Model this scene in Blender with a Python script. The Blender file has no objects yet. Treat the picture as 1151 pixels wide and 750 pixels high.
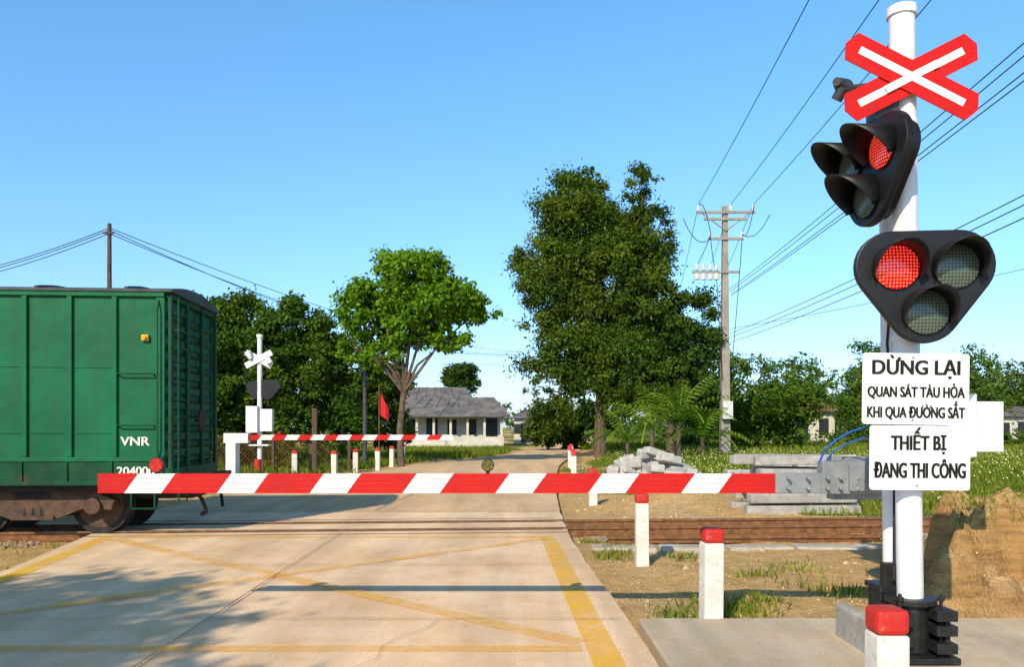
import bpy, math, random, bmesh
import numpy as np
from mathutils import Vector, Matrix, noise as mn
R=math.radians
random.seed(7)
sc=bpy.context.scene
col=sc.collection

# ------------------------------------------------------------ materials
def newmat(name):
    m=bpy.data.materials.new(name); m.use_nodes=True
    nt=m.node_tree; b=nt.nodes['Principled BSDF']
    return m,nt,b
def N(nt,t,**k):
    n=nt.nodes.new(t)
    for a,v in k.items():
        if a in n.inputs.keys(): n.inputs[a].default_value=v
        else: setattr(n,a,v)
    return n
def noise(nt,scale,detail=4,rough=.6,coord='Object',vec=None):
    n=N(nt,'ShaderNodeTexNoise'); n.inputs['Scale'].default_value=scale
    n.inputs['Detail'].default_value=detail; n.inputs['Roughness'].default_value=rough
    if vec is None:
        tc=N(nt,'ShaderNodeTexCoord'); vec=tc.outputs[coord]
    nt.links.new(vec,n.inputs['Vector'])
    return n
def ramp(nt,src,stops):
    r=N(nt,'ShaderNodeValToRGB'); e=r.color_ramp.elements
    while len(e)<len(stops): e.new(.5)
    for i,(p,c) in enumerate(stops):
        e[i].position=p
        e[i].color=(c,c,c,1) if isinstance(c,(int,float)) else (*c,1)
    nt.links.new(src,r.inputs['Fac']); return r
def mix(nt,fac,a,b,mode='MIX'):
    m=N(nt,'ShaderNodeMix',data_type='RGBA',blend_type=mode)
    for s,i in ((fac,0),(a,6),(b,7)):
        if isinstance(s,(int,float)): m.inputs[i].default_value=s
        elif isinstance(s,tuple): m.inputs[i].default_value=(*s,1)
        else: nt.links.new(s,m.inputs[i])
    return m.outputs[2]
def bump(nt,b,src,st=.3,dist=.02):
    bp=N(nt,'ShaderNodeBump'); bp.inputs['Strength'].default_value=st; bp.inputs['Distance'].default_value=dist
    nt.links.new(src,bp.inputs['Height']); nt.links.new(bp.outputs[0],b.inputs['Normal'])
def simple(name,c,c2=None,rough=.6,scale=6,metal=0,bst=.1,lo=.4,hi=.65,dirt=None,dscale=14,dl=.56,dh=.72,spec=.3):
    m,nt,b=newmat(name)
    b.inputs['Roughness'].default_value=rough; b.inputs['Metallic'].default_value=metal; b.inputs['Specular IOR Level'].default_value=spec
    c2=c2 or tuple(x*.75 for x in c)
    n=noise(nt,scale,6,.65)
    o=ramp(nt,n.outputs['Fac'],[(lo,c2),(hi,c)]).outputs[0]
    if dirt:
        n2=noise(nt,dscale,8,.75)
        f=ramp(nt,n2.outputs['Fac'],[(dl,0),(dh,.85)]).outputs[0]
        o=mix(nt,f,o,dirt)
    nt.links.new(o,b.inputs['Base Color'])
    n3=noise(nt,scale*6,4,.6)
    bump(nt,b,n3.outputs['Fac'],bst,.01)
    return m
M={}
M['white']=simple('white_paint',(.80,.80,.79),(.72,.71,.68),.45,5,dirt=(.5,.44,.36),dl=.6,dh=.8)
M['whitepole']=simple('pole_white_paint',(.78,.78,.78),(.70,.70,.69),.35,3,dirt=(.45,.41,.35),dscale=9,dl=.57,dh=.8)
M['red']=simple('red_paint',(.62,.010,.006),(.50,.010,.008),.45,5,spec=.2,dirt=(.35,.03,.02),dscale=7)
M['redcap']=simple('bollard_red_paint',(.55,.02,.015),(.42,.03,.02),.6,8,dirt=(.35,.2,.16))
M['bollard']=simple('bollard_white_paint',(.74,.72,.67),(.60,.56,.50),.7,6,dirt=(.36,.27,.17),dscale=11)
M['black']=simple('black_housing',(.014,.014,.016),(.010,.010,.011),.45,6)
M['blackiron']=simple('black_iron',(.03,.03,.032),(.02,.018,.016),.5,14,metal=.3,bst=.3,dirt=(.12,.07,.04))
M['grey']=simple('galvanised_steel',(.33,.35,.37),(.24,.26,.27),.45,6,metal=.3)
M['darkgrey']=simple('dark_grey_steel',(.10,.105,.11),(.06,.06,.065),.5,6,metal=.3)
m,nt,b=newmat('wagon_green_paint'); b.inputs['Roughness'].default_value=.55; b.inputs['Specular IOR Level'].default_value=.2
n=noise(nt,1.6,6,.65); o=ramp(nt,n.outputs['Fac'],[(.38,(.002,.095,.038)),(.66,(.003,.14,.056))]).outputs[0]
tc=N(nt,'ShaderNodeTexCoord'); mp=N(nt,'ShaderNodeMapping'); mp.inputs['Scale'].default_value=(9,9,.5); nt.links.new(tc.outputs['Object'],mp.inputs['Vector'])
n=noise(nt,1.0,6,.7,vec=mp.outputs[0]); f=ramp(nt,n.outputs['Fac'],[(.48,0),(.72,.65)]).outputs[0]
o=mix(nt,f,o,(.02,.07,.033)); n=noise(nt,14,8,.8); f=ramp(nt,n.outputs['Fac'],[(.62,0),(.68,.8)]).outputs[0]
o=mix(nt,f,o,(.10,.07,.035)); nt.links.new(o,b.inputs['Base Color']); bump(nt,b,noise(nt,3,3,.5).outputs[0],.35,.03)
M['green']=m
M['greendark']=simple('wagon_dark_green_paint',(.003,.075,.03),(.004,.045,.02),.6,3,dirt=(.09,.06,.035),dscale=5,spec=.2)
M['roofm']=simple('wagon_roof_metal',(.06,.08,.08),(.04,.045,.045),.6,5,dirt=(.14,.09,.06))
M['under']=simple('underframe_grime',(.035,.03,.028),(.02,.018,.016),.8,8,dirt=(.12,.065,.035))
M['rust']=simple('rusty_steel',(.30,.13,.05),(.15,.07,.03),.75,10,metal=.1,bst=.4)
M['bogie']=simple('grimy_bogie_steel',(.13,.07,.04),(.06,.04,.03),.8,8,bst=.3)
M['railtop']=simple('rail_steel',(.36,.26,.18),(.22,.13,.08),.4,10,metal=.5)
M['conc']=simple('weathered_concrete',(.44,.42,.38),(.31,.29,.26),.85,4,bst=.4,dirt=(.20,.17,.13),dl=.52,dh=.68)
M['concl']=simple('light_concrete',(.5,.45,.38),(.38,.33,.27),.85,4,bst=.4,dirt=(.46,.31,.16),dscale=3)
M['concpole']=simple('pole_concrete',(.36,.31,.26),(.26,.22,.19),.85,1.5,bst=.3)
M['stone']=simple('pale_stone',(.52,.49,.45),(.38,.36,.33),.85,5,bst=.5,dirt=(.25,.2,.15),dscale=6)
M['bark']=simple('bark',(.17,.12,.08),(.075,.055,.038),.9,5,bst=.8)
M['wood']=simple('old_wood_pole',(.13,.085,.06),(.08,.05,.035),.9,6)
M['wire']=simple('wire_insulation',(.03,.03,.035),None,.6,5)
M['porcelain']=simple('porcelain_insulator',(.7,.7,.68),None,.25,5)
M['cable']=simple('blue_cable',(.03,.12,.5),None,.4,5)
M['yellow']=simple('yellow_plastic',(.7,.4,.02),None,.4,5)
M['txt']=simple('black_lettering',(.012,.012,.012),None,.5,5)
M['txtw']=simple('white_lettering',(.75,.76,.72),None,.6,8,dirt=(.1,.25,.15))
M['wall']=simple('plaster_wall',(.64,.59,.51),(.50,.46,.39),.85,1.5,dirt=(.3,.26,.21),dscale=2)
M['window']=simple('dark_window',(.03,.035,.04),None,.4,2)
M['tile']=simple('fibre_cement_roof',(.21,.19,.18),(.10,.095,.095),.85,1.2,bst=.4)
M['tilered']=simple('clay_tile_roof',(.30,.15,.10),(.18,.10,.08),.85,1.5,bst=.4)
M['flag']=simple('red_flag_cloth',(.6,.02,.02),None,.8,5)
M['reflect']=simple('red_reflector',(.75,.04,.02),(.30,.01,.01),.25,60)
M['amber']=simple('amber_lens',(.22,.19,.04),(.05,.05,.01),.25,60)

def led(name,on):
    m,nt,b=newmat(name)
    tc=N(nt,'ShaderNodeTexCoord')
    v=N(nt,'ShaderNodeTexVoronoi',voronoi_dimensions='2D'); v.inputs['Scale'].default_value=46; v.inputs['Randomness'].default_value=.12
    nt.links.new(tc.outputs['Object'],v.inputs['Vector'])
    if on:
        r=ramp(nt,v.outputs['Distance'],[(.10,(1,.22,.13)),(.36,(.60,.0,.0)),(.6,(.25,0,0))])
        nt.links.new(r.outputs[0],b.inputs['Base Color'])
        nt.links.new(r.outputs[0],b.inputs['Emission Color']); b.inputs['Emission Strength'].default_value=.75
    else:
        r=ramp(nt,v.outputs['Distance'],[(.2,(.13,.17,.13)),(.45,(.045,.065,.05))])
        nt.links.new(r.outputs[0],b.inputs['Base Color'])
    b.inputs['Roughness'].default_value=.2
    return m
M['ledon']=led('lit_red_led_lens',True); M['ledoff']=led('unlit_lens',False)

def roadmat(name,ca,cb,cc):
    m,nt,b=newmat(name); b.inputs['Roughness'].default_value=.9; b.inputs['Specular IOR Level'].default_value=.15
    n1=noise(nt,.45,6,.65); n2=noise(nt,2.3,6,.7); n3=noise(nt,60,3,.6)
    a=ramp(nt,n1.outputs['Fac'],[(.38,ca),(.58,cb)]).outputs[0]
    f=ramp(nt,n2.outputs['Fac'],[(.45,0),(.70,.8)]).outputs[0]
    c=mix(nt,f,a,cc)
    g=ramp(nt,n3.outputs['Fac'],[(.3,.86),(.7,1.12)]).outputs[0]
    c=mix(nt,1.0,c,g,'MULTIPLY')
    tc=N(nt,'ShaderNodeTexCoord'); mp=N(nt,'ShaderNodeMapping'); mp.inputs['Scale'].default_value=(1.6,.12,1)
    nt.links.new(tc.outputs['Object'],mp.inputs['Vector'])
    n4=noise(nt,1.0,5,.6,vec=mp.outputs[0])
    s=ramp(nt,n4.outputs['Fac'],[(.40,.86),(.6,1.08)]).outputs[0]
    c=mix(nt,1.0,c,s,'MULTIPLY')
    n5=noise(nt,7,6,.85)
    s=ramp(nt,n5.outputs['Fac'],[(.30,.6),(.42,1.0)]).outputs[0]
    c=mix(nt,.8,c,s,'MULTIPLY')
    n6=noise(nt,.9,7,.8)
    s=ramp(nt,n6.outputs['Fac'],[(.28,.72),(.40,1.0)]).outputs[0]
    c=mix(nt,.9,c,s,'MULTIPLY')
    nt.links.new(c,b.inputs['Base Color'])
    bump(nt,b,n3.outputs['Fac'],.35,.01)
    return m
M['road']=roadmat('road_concrete',(.74,.50,.31),(.85,.63,.42),(.74,.46,.24))
M['roadfar']=roadmat('dusty_road',(.62,.43,.26),(.70,.49,.29),(.66,.40,.19))
M['pad']=roadmat('pad_concrete',(.46,.38,.28),(.58,.48,.36),(.50,.37,.22))
def paint(name,c,lo,hi,mx=.9):
    m,nt,b=newmat(name); b.inputs['Roughness'].default_value=.8; b.inputs['Base Color'].default_value=(*c,1); b.inputs['Specular IOR Level'].default_value=.15
    n=noise(nt,5,8,.8); n2=noise(nt,1.1,4,.6)
    mm=N(nt,'ShaderNodeMath',operation='ADD'); nt.links.new(n.outputs[0],mm.inputs[0]); nt.links.new(n2.outputs[0],mm.inputs[1])
    mr=N(nt,'ShaderNodeMapRange'); nt.links.new(mm.outputs[0],mr.inputs[0]); mr.inputs[1].default_value=lo; mr.inputs[2].default_value=hi; mr.inputs[4].default_value=mx
    tr=N(nt,'ShaderNodeBsdfTransparent'); ms=N(nt,'ShaderNodeMixShader')
    nt.links.new(mr.outputs[0],ms.inputs[0]); nt.links.new(tr.outputs[0],ms.inputs[1]); nt.links.new(b.outputs[0],ms.inputs[2])
    nt.links.new(ms.outputs[0],nt.nodes['Material Output'].inputs['Surface'])
    return m
M['ypaint']=paint('yellow_road_paint',(.92,.54,.05),.7,1.2)
M['ypaint2']=paint('worn_yellow_road_paint',(.92,.55,.12),.75,1.3,.8)
M['groove']=simple('flangeway_dirt',(.15,.10,.06),(.08,.055,.04),.9,20)
M['joint']=simple('joint_tar',(.28,.19,.12),(.16,.11,.075),.9,8)

m,nt,b=newmat('soil_and_grass'); b.inputs['Roughness'].default_value=.95; b.inputs['Specular IOR Level'].default_value=.1
at=N(nt,'ShaderNodeAttribute',attribute_name='grass')
n1=noise(nt,.5,6,.65); n2=noise(nt,5,6,.7); n3=noise(nt,30,4,.7)
soil=ramp(nt,n1.outputs[0],[(.3,(.72,.50,.27)),(.5,(.80,.50,.20)),(.7,(.64,.42,.22))]).outputs[0]
soil=mix(nt,1.0,soil,ramp(nt,n2.outputs[0],[(.3,.66),(.62,1.08)]).outputs[0],'MULTIPLY')
geo=N(nt,'ShaderNodeNewGeometry'); sx=N(nt,'ShaderNodeSeparateXYZ'); nt.links.new(geo.outputs['Normal'],sx.inputs[0])
stp=ramp(nt,sx.outputs['Z'],[(.55,.8),(.9,0)]).outputs[0]
tc=N(nt,'ShaderNodeTexCoord'); mp=N(nt,'ShaderNodeMapping'); mp.inputs['Scale'].default_value=(1.2,1.2,9); nt.links.new(tc.outputs['Object'],mp.inputs['Vector'])
n4=noise(nt,1.6,6,.75,vec=mp.outputs[0])
cut=ramp(nt,n4.outputs[0],[(.34,(.20,.11,.045)),(.5,(.46,.25,.09)),(.66,(.60,.36,.14))]).outputs[0]
soil=mix(nt,stp,soil,cut)
grs=ramp(nt,n2.outputs[0],[(.3,(.06,.11,.012)),(.5,(.14,.19,.022)),(.72,(.27,.27,.05))]).outputs[0]
ad=N(nt,'ShaderNodeMath',operation='ADD'); nt.links.new(at.outputs['Fac'],ad.inputs[0]); nt.links.new(n2.outputs[0],ad.inputs[1])
mr=N(nt,'ShaderNodeMapRange'); nt.links.new(ad.outputs[0],mr.inputs[0]); mr.inputs[1].default_value=.85; mr.inputs[2].default_value=1.1
c=mix(nt,mr.outputs[0],soil,grs)
nt.links.new(c,b.inputs['Base Color']); 
nn=N(nt,'ShaderNodeMath',operation='ADD'); nt.links.new(n2.outputs[0],nn.inputs[0]); nt.links.new(n3.outputs[0],nn.inputs[1])
bump(nt,b,nn.outputs[0],.9,.08)
M['ground']=m

def leafmat(name,cd,cl,trans=.3):
    m,nt,b=newmat(name)
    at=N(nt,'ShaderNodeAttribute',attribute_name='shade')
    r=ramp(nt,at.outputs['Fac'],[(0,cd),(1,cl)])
    nt.nodes.remove(b)
    d=N(nt,'ShaderNodeBsdfPrincipled'); d.inputs['Roughness'].default_value=.6; d.inputs['Specular IOR Level'].default_value=.15
    t=N(nt,'ShaderNodeBsdfTranslucent'); ms=N(nt,'ShaderNodeMixShader'); ms.inputs[0].default_value=trans
    # broad hue drift across the crown: olive to deep green
    n=noise(nt,.45,3,.6); f=ramp(nt,n.outputs['Fac'],[(.35,(.72,.85,.8)),(.65,(1.25,1.08,1.0))])
    cc=mix(nt,1.0,r.outputs[0],f.outputs[0],'MULTIPLY')
    nt.links.new(cc,d.inputs['Base Color'])
    tcn=mix(nt,1.0,cc,(1.2,1.25,.4),'MULTIPLY')
    nt.links.new(tcn,t.inputs['Color'])
    nt.links.new(d.outputs[0],ms.inputs[1]); nt.links.new(t.outputs[0],ms.inputs[2])
    nt.links.new(ms.outputs[0],nt.nodes['Material Output'].inputs['Surface'])
    return m
M['lfbig']=leafmat('acacia_leaves',(.022,.06,.006),(.145,.215,.018))
M['lfdark']=leafmat('dark_leaves',(.016,.05,.006),(.095,.16,.016))
M['lfmid']=leafmat('mango_leaves',(.02,.065,.006),(.12,.205,.016))
M['lfbright']=leafmat('bright_leaves',(.055,.16,.008),(.21,.38,.014),.4)
M['lffar']=leafmat('far_leaves',(.045,.10,.018),(.15,.25,.035))
M['lfpalm']=leafmat('palm_leaves',(.07,.15,.012),(.22,.33,.03))
M['grassblade']=leafmat('grass_blades',(.08,.13,.012),(.30,.35,.04),.35)
M['flower']=simple('flower_petals',(.8,.78,.5),(.75,.7,.3),.8,3)

# ------------------------------------------------------------ mesh helpers
def empty(name,loc=(0,0,0),rot=(0,0,0)):
    e=bpy.data.objects.new(name,None); e.empty_display_size=.3; e.location=loc; e.rotation_euler=rot; col.objects.link(e); return e
class MB:
    def __init__(s): s.v=[];s.f=[];s.m=[]
    def add(s,vs,fs,m=0):
        o=len(s.v); s.v+= [tuple(v) for v in vs]; s.f+=[tuple(i+o for i in f) for f in fs]; s.m+=[m]*len(fs)
    def box(s,c,d,m=0,rz=0,rx=0,ry=0):
        Mx=Matrix.Rotation(rz,3,'Z')@Matrix.Rotation(ry,3,'Y')@Matrix.Rotation(rx,3,'X'); c=Vector(c)
        vs=[c+Mx@Vector((x*d[0]/2,y*d[1]/2,z*d[2]/2)) for x in(-1,1) for y in(-1,1) for z in(-1,1)]
        s.add(vs,[(0,1,3,2),(4,6,7,5),(0,4,5,1),(2,3,7,6),(0,2,6,4),(1,5,7,3)],m)
    def bb(s,a,b,m=0): s.box([(a[i]+b[i])/2 for i in range(3)],[abs(b[i]-a[i]) for i in range(3)],m)
    def cyl(s,p0,p1,r0,r1=None,n=12,m=0,cap=True):
        r1=r0 if r1 is None else r1
        p0=Vector(p0);p1=Vector(p1); d=(p1-p0).normalized()
        u=d.orthogonal().normalized(); w=d.cross(u)
        vs=[]
        for p,r in((p0,r0),(p1,r1)):
            for i in range(n):
                a=2*math.pi*i/n; vs.append(p+u*math.cos(a)*r+w*math.sin(a)*r)
        fs=[(i,(i+1)%n,n+(i+1)%n,n+i) for i in range(n)]
        if cap: fs+= [tuple(range(n))[::-1],tuple(range(n,2*n))]
        s.add(vs,fs,m)
    def path(s,pts,r,n=6,m=0):
        for a,b in zip(pts,pts[1:]): s.cyl(a,b,r,r,n,m)
    def prism(s,poly,y0,y1,m=0):
        n=len(poly); vs=[(x,y0,z) for x,z in poly]+[(x,y1,z) for x,z in poly]
        s.add(vs,[tuple(range(n)),tuple(range(n,2*n))[::-1]]+[(i,n+i,n+(i+1)%n,(i+1)%n) for i in range(n)],m)
    def build(s,name,mats,parent=None,bevel=0,smooth=False,loc=None,solid=0):
        me=bpy.data.meshes.new(name); me.from_pydata(s.v,[],s.f)
        for k in mats: me.materials.append(M[k])
        me.polygons.foreach_set('material_index',s.m)
        ob=bpy.data.objects.new(name,me); col.objects.link(ob)
        bm=bmesh.new(); bm.from_mesh(me); bmesh.ops.recalc_face_normals(bm,faces=bm.faces); bm.to_mesh(me); bm.free()
        if smooth:
            for p in me.polygons: p.use_smooth=True
            try: me.set_sharp_from_angle(angle=R(35))
            except Exception: pass
        if solid:
            md=ob.modifiers.new('solid','SOLIDIFY'); md.thickness=solid
        if bevel:
            md=ob.modifiers.new('bevel','BEVEL'); md.width=bevel; md.segments=2; md.limit_method='ANGLE'
        if parent: ob.parent=parent
        if loc: ob.location=loc
        return ob
def npmesh(name,V,F,mat,shade=None,parent=None):
    me=bpy.data.meshes.new(name); nv=len(V); nf=len(F); k=F.shape[1]
    me.vertices.add(nv); me.vertices.foreach_set('co',V.astype(np.float32).ravel())
    me.loops.add(nf*k); me.loops.foreach_set('vertex_index',F.astype(np.int32).ravel())
    me.polygons.add(nf); me.polygons.foreach_set('loop_start',np.arange(0,nf*k,k,dtype=np.int32))
    me.polygons.foreach_set('loop_total',np.full(nf,k,dtype=np.int32))
    me.update(calc_edges=True); me.materials.append(mat)
    if shade is not None:
        a=me.attributes.new('shade','FLOAT','FACE'); a.data.foreach_set('value',shade.astype(np.float32))
    ob=bpy.data.objects.new(name,me); col.objects.link(ob)
    if parent: ob.parent=parent
    return ob
def twidth(body):
    cu=bpy.data.curves.new('t','FONT'); cu.body=body; cu.size=1
    ob=bpy.data.objects.new('measure',cu); col.objects.link(ob); bpy.context.view_layer.update(); d=ob.dimensions.x
    bpy.data.objects.remove(ob); bpy.data.curves.remove(cu); return d
def text(body,loc,w,cap,mat,parent=None,rot=(math.pi/2,0,0),bold=0.0,name=None):
    for k,dx in enumerate((0,) if not bold else (0,-1,1,-.5,.5)):
        cu=bpy.data.curves.new('t','FONT'); cu.body=body; cu.align_x='CENTER'; cu.size=1; cu.extrude=.004; cu.resolution_u=4
        ob=bpy.data.objects.new(name or 'lettering',cu); col.objects.link(ob); cu.materials.append(M[mat])
        if k==0:
            bpy.context.view_layer.update(); d=ob.dimensions.x
        ob.scale=(w/d,cap/.72,.4); ob.location=(loc[0]+dx*bold,loc[1]-k*.0006,loc[2]+(abs(dx)*.25*bold if k<3 else -.25*bold)); ob.rotation_euler=rot
        if parent: ob.parent=parent

# ------------------------------------------------------------ ground
road_pts=[(-8,-5.3,1.05),(6,-5.35,.98),(8.7,-5.6,.90),(11.6,-6.2,.84),(15,-6.9,.9),(19,-6.9,1.05),(27,-5.3,1.5),(34,-4.0,2.0),(45,-.6,3.4),(60,2.2,5.4),(80,5,8),(130,12,15)]
def road_lr(y):
    ys=[p[0] for p in road_pts]
    return float(np.interp(y,ys,[p[1] for p in road_pts])),float(np.interp(y,ys,[p[2] for p in road_pts]))
def ss(a,b,x):
    t=min(1,max(0,(x-a)/(b-a))); return t*t*(3-2*t)
TS=.07; TC=13.0
def track_c(x): return TC+TS*x
def fn(x,y,s,o=0): return mn.noise(Vector((x*s+o,y*s-o,o*1.7)))
def ground_h(x,y):
    l,r=road_lr(y)
    d=max(l-x,x-r)
    z=-.10
    n=fn(x,y,.6,3)*.06+fn(x,y,2.2,9)*.03+fn(x,y,7,4)*.014
    k=ss(.05,.9,d)
    z+=n*k
    if d<.3: z=min(z,-.05)
    z+=ss(16,24,y)*ss(3,9,x)*.28*(1-ss(60,90,y))
    e=x-.5*(y-7)+fn(x,y,1.3,5)*.45+fn(x,y,4,2)*.2+fn(x,y,9,6)*.06
    bk=ss(3.55,4.05,e)*ss(6.85,7.5,y+fn(x,y,1.5,8)*.4+fn(x,y,6,3)*.12)*(1-ss(9.6,11.7,y))
    z+=bk*(.86+fn(x,y,1.2,4)*.22+fn(x,y,5,4)*.08)
    z+=.12*ss(3.3,3.8,e)*ss(6.8,7.1,y)*(1-ss(9.6,11,y))*(.6+fn(x,y,6,5))
    z+=.34*math.exp(-(((x-3.4)/1.2)**2+((y-17.2)/1.3)**2))
    if y<6.95 and x>.5: z=-.12
    if abs(y-track_c(x))<1.4 : z=-.13+fn(x,y,3,1)*.012 
    return z
def grass_a(x,y):
    l,r=road_lr(y); d=max(l-x,x-r)
    g=fn(x,y,.35,7)*.7
    if y>15: g+= .55*ss(.4,2.2,d) + (.25 if x>5.5 else 0)
    elif y<15 and x>0:
        g+= -.33
        if x-.5*(y-7)>3.4 and y>7.2: g+= .6*ss(.5,.78,ground_h(x,y))+.02
        g+= .35*math.exp(-(((x-1.9)/.5)**2+((y-7.5)/.5)**2))+.35*math.exp(-(((x-3.2)/.6)**2+((y-8.4)/.7)**2))
    else: g+=.12*ss(.2,2,d)
    if 1<x<5.5 and 15<y<20: g-=.6
    return g
def axis(lo,hi,a,b,st,gr=1.13):
    L=list(np.arange(a,b,st)); s=st; v=L[-1]
    while v<hi: s*=gr; v+=s; L.append(v)
    s=st; v=a; P=[]
    while v>lo: s*=gr; v-=s; P.append(v)
    return np.array(P[::-1]+L)
xs=axis(-700,700,-8,9,.085); ys=axis(-120,1200,4,18,.085)
V=[];ga=[]
for y in ys:
    for x in xs:
        V.append((x,y,ground_h(x,y))); ga.append(grass_a(x,y))
V=np.array(V); nx=len(xs); ny=len(ys)
I=np.arange(nx*ny).reshape(ny,nx)
F=np.stack([I[:-1,:-1],I[:-1,1:],I[1:,1:],I[1:,:-1]],-1).reshape(-1,4)
g=npmesh('ground',V,F,M['ground'])
a=g.data.attributes.new('grass','FLOAT','POINT'); a.data.foreach_set('value',np.array(ga,dtype=np.float32))
for p in g.data.polygons: p.use_smooth=True

b=MB(); Y=list(np.arange(-8,20,.5))+list(np.arange(20,130,2.5))
ej=lambda y,s: .025*mn.noise(Vector((y*1.3,s,0)))
for i,(y0,y1) in enumerate(zip(Y,Y[1:])):
    l0,r0=road_lr(y0); l1,r1=road_lr(y1); mi=0 if y0<15 else 1
    l0+=ej(y0,1);l1+=ej(y1,1);r0+=ej(y0,5);r1+=ej(y1,5)
    b.add([(l0,y0,0),(r0,y0,0),(r1,y1,0),(l1,y1,0)],[(0,1,2,3)],mi)
    b.add([(l0,y0,0),(l1,y1,0),(l1,y1,-.2),(l0,y0,-.2)],[(0,1,2,3)],mi)
    b.add([(r0,y0,0),(r1,y1,0),(r1,y1,-.2),(r0,y0,-.2)],[(0,1,2,3)],mi)
b.build('road',['road','roadfar'])
b=MB(); b.bb((1.06,-3,-.2),(6.8,6.75,-.012)); b.build('concrete_pad',['pad'],bevel=.02)

def strip(b,p,q,w,z,m=0):
    p=Vector((p[0],p[1],0));q=Vector((q[0],q[1],0)); d=(q-p).normalized(); n=Vector((-d.y,d.x,0))*w/2
    k=max(1,int((q-p).length/.8))
    for i in range(k):
        a=p.lerp(q,i/k); c=p.lerp(q,(i+1)/k)
        b.add([(a-n)+Vector((0,0,z)),(a+n)+Vector((0,0,z)),(c+n)+Vector((0,0,z)),(c-n)+Vector((0,0,z))],[(0,1,2,3)],m)
mk=empty('road_marking')
b=MB(); strip(b,(.66,5.0),(.52,11.5),.22,.004); strip(b,(-5.15,5.0),(-5.35,8.6),.22,.004); strip(b,(-5.35,8.6),(-5.85,11.5),.22,.004)
b.build('side_line',['ypaint'],mk)
b=MB(); strip(b,(-5.95,11.6),(.6,11.6),.2,.008); strip(b,(-5.3,5.75),(.5,5.75),.16,.008); b.build('cross_line',['ypaint2'],mk)
b=MB(); strip(b,(-5.7,11.4),(.5,5.9),.2,.012); b.build('diagonal_line_a',['ypaint2'],mk)
b=MB(); strip(b,(.45,11.4),(-5.2,6.0),.2,.016); b.build('diagonal_line_b',['ypaint2'],mk)
b=MB()
def wob(b,p,q,w,z,amp,seed):
    p=Vector(p);q=Vector(q);n=int((q-p).length/.25); d=(q-p).normalized(); s=Vector((-d.y,d.x,0)); prev=None
    for i in range(n+1):
        c=p.lerp(q,i/n)+s*amp*mn.noise(Vector((i*.35,seed,0))); c.z=z; ww=w*(.7+.6*abs(mn.noise(Vector((i*.6,seed+5,1)))))
        cur=(c-s*ww/2,c+s*ww/2)
        if prev: b.add([prev[0],prev[1],cur[1],cur[0]],[(0,1,2,3)])
        prev=cur
wob(b,(-2.45,0,0),(-2.55,11.9,0),.014,.020,.02,1)
for k,y in enumerate((2.0,6.6,9.2)): wob(b,(road_lr(y)[0]+.04,y,0),(road_lr(y)[1]-.04,y,0),.012,.022,.02,k+3)
wob(b,(-3.6,9.2,0),(-4.6,6.6,0),.006,.018,.5,31); wob(b,(-.6,6.6,0),(-1.3,5,0),.006,.018,.4,33)
wob(b,(-2.6,15.2,0),(-1.9,26,0),.025,.020,.03,9)
for k,y in enumerate((15,19.5,24)): wob(b,(road_lr(y)[0]+.05,y,0),(road_lr(y)[1]-.05,y,0),.03,.022,.03,k+12)
b.build('joint_lines',['joint'],mk)

# ------------------------------------------------------------ railway track
tr=empty('railway_track')
ang=math.atan(TS)
tr.location=(0,TC,0); tr.rotation_euler=(0,0,ang)
b=MB()
prof=[(-.055,-.12),(.055,-.12),(.055,-.108),(.01,-.095),(.01,-.02),(.034,-.01),(.034,.022),(-.034,.022),(-.034,-.01),(-.01,-.02),(-.01,-.095),(-.055,-.108)]
for yy in(-.5,.5):
    n=len(prof); x0,x1=-60,60
    vs=[(x0,yy+p,z) for p,z in prof]+[(x1,yy+p,z) for p,z in prof]
    b.add(vs,[(i,(i+1)%n,n+(i+1)%n,n+i) for i in range(n)],0)
b.build('rails',['rust'],tr)
b=MB()
for yy in(-.5,.5): b.bb((-60,yy-.028,.0222),(60,yy+.028,.0245))
b.build('rail_running_surface',['railtop'],tr)
b=MB()
for yy in(-.5,.5):
    for s in(-1,1):
        b.add([(-6.6,yy+s*.036,.006),(.75,yy+s*.036,.006),(.75,yy+s*.105,.006),(-6.6,yy+s*.105,.006)],[(0,1,2,3)])
b.add([(-6.7,-.95,.0045),(.8,-.95,.0045),(.8,-.91,.0045),(-6.7,-.91,.0045)],[(0,1,2,3)])
b.add([(-6.7,.91,.0045),(.8,.91,.0045),(.8,.95,.0045),(-6.7,.95,.0045)],[(0,1,2,3)])
b.build('flangeway',['groove'],tr)
b=MB(); x=1.3
while x<40: b.box((x,0,-.15),(.22,1.9,.07)); b.box((-7.2-(x-1.3),0,-.15),(.22,1.9,.07)); x+=.6
b.build('sleepers',['conc'],tr,bevel=.01)
rng=np.random.default_rng(5)
def rocks(name,P,S,mat,parent=None,seed=0):
    rg=np.random.default_rng(seed); n=len(P)
    base=np.array([(1,0,0),(-1,0,0),(0,1,0),(0,-1,0),(0,0,1),(0,0,-1)],float)
    fb=np.array([(0,2,4),(2,1,4),(1,3,4),(3,0,4),(2,0,5),(1,2,5),(3,1,5),(0,3,5)])
    V=base[None]*S[:,None,None]*rg.uniform(.5,1.2,(n,6,1))*np.array([1,1,.7])+rg.normal(0,.15,(n,6,3))*S[:,None,None]
    a=rg.uniform(0,6.28,n); c,s=np.cos(a),np.sin(a)
    Vx=V[...,0]*c[:,None]-V[...,1]*s[:,None]; Vy=V[...,0]*s[:,None]+V[...,1]*c[:,None]
    V=np.stack([Vx,Vy,V[...,2]],-1)+P[:,None]
    F=(fb[None]+np.arange(n)[:,None,None]*6).reshape(-1,3)
    return npmesh(name,V.reshape(-1,3),F,mat,None,parent)
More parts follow.
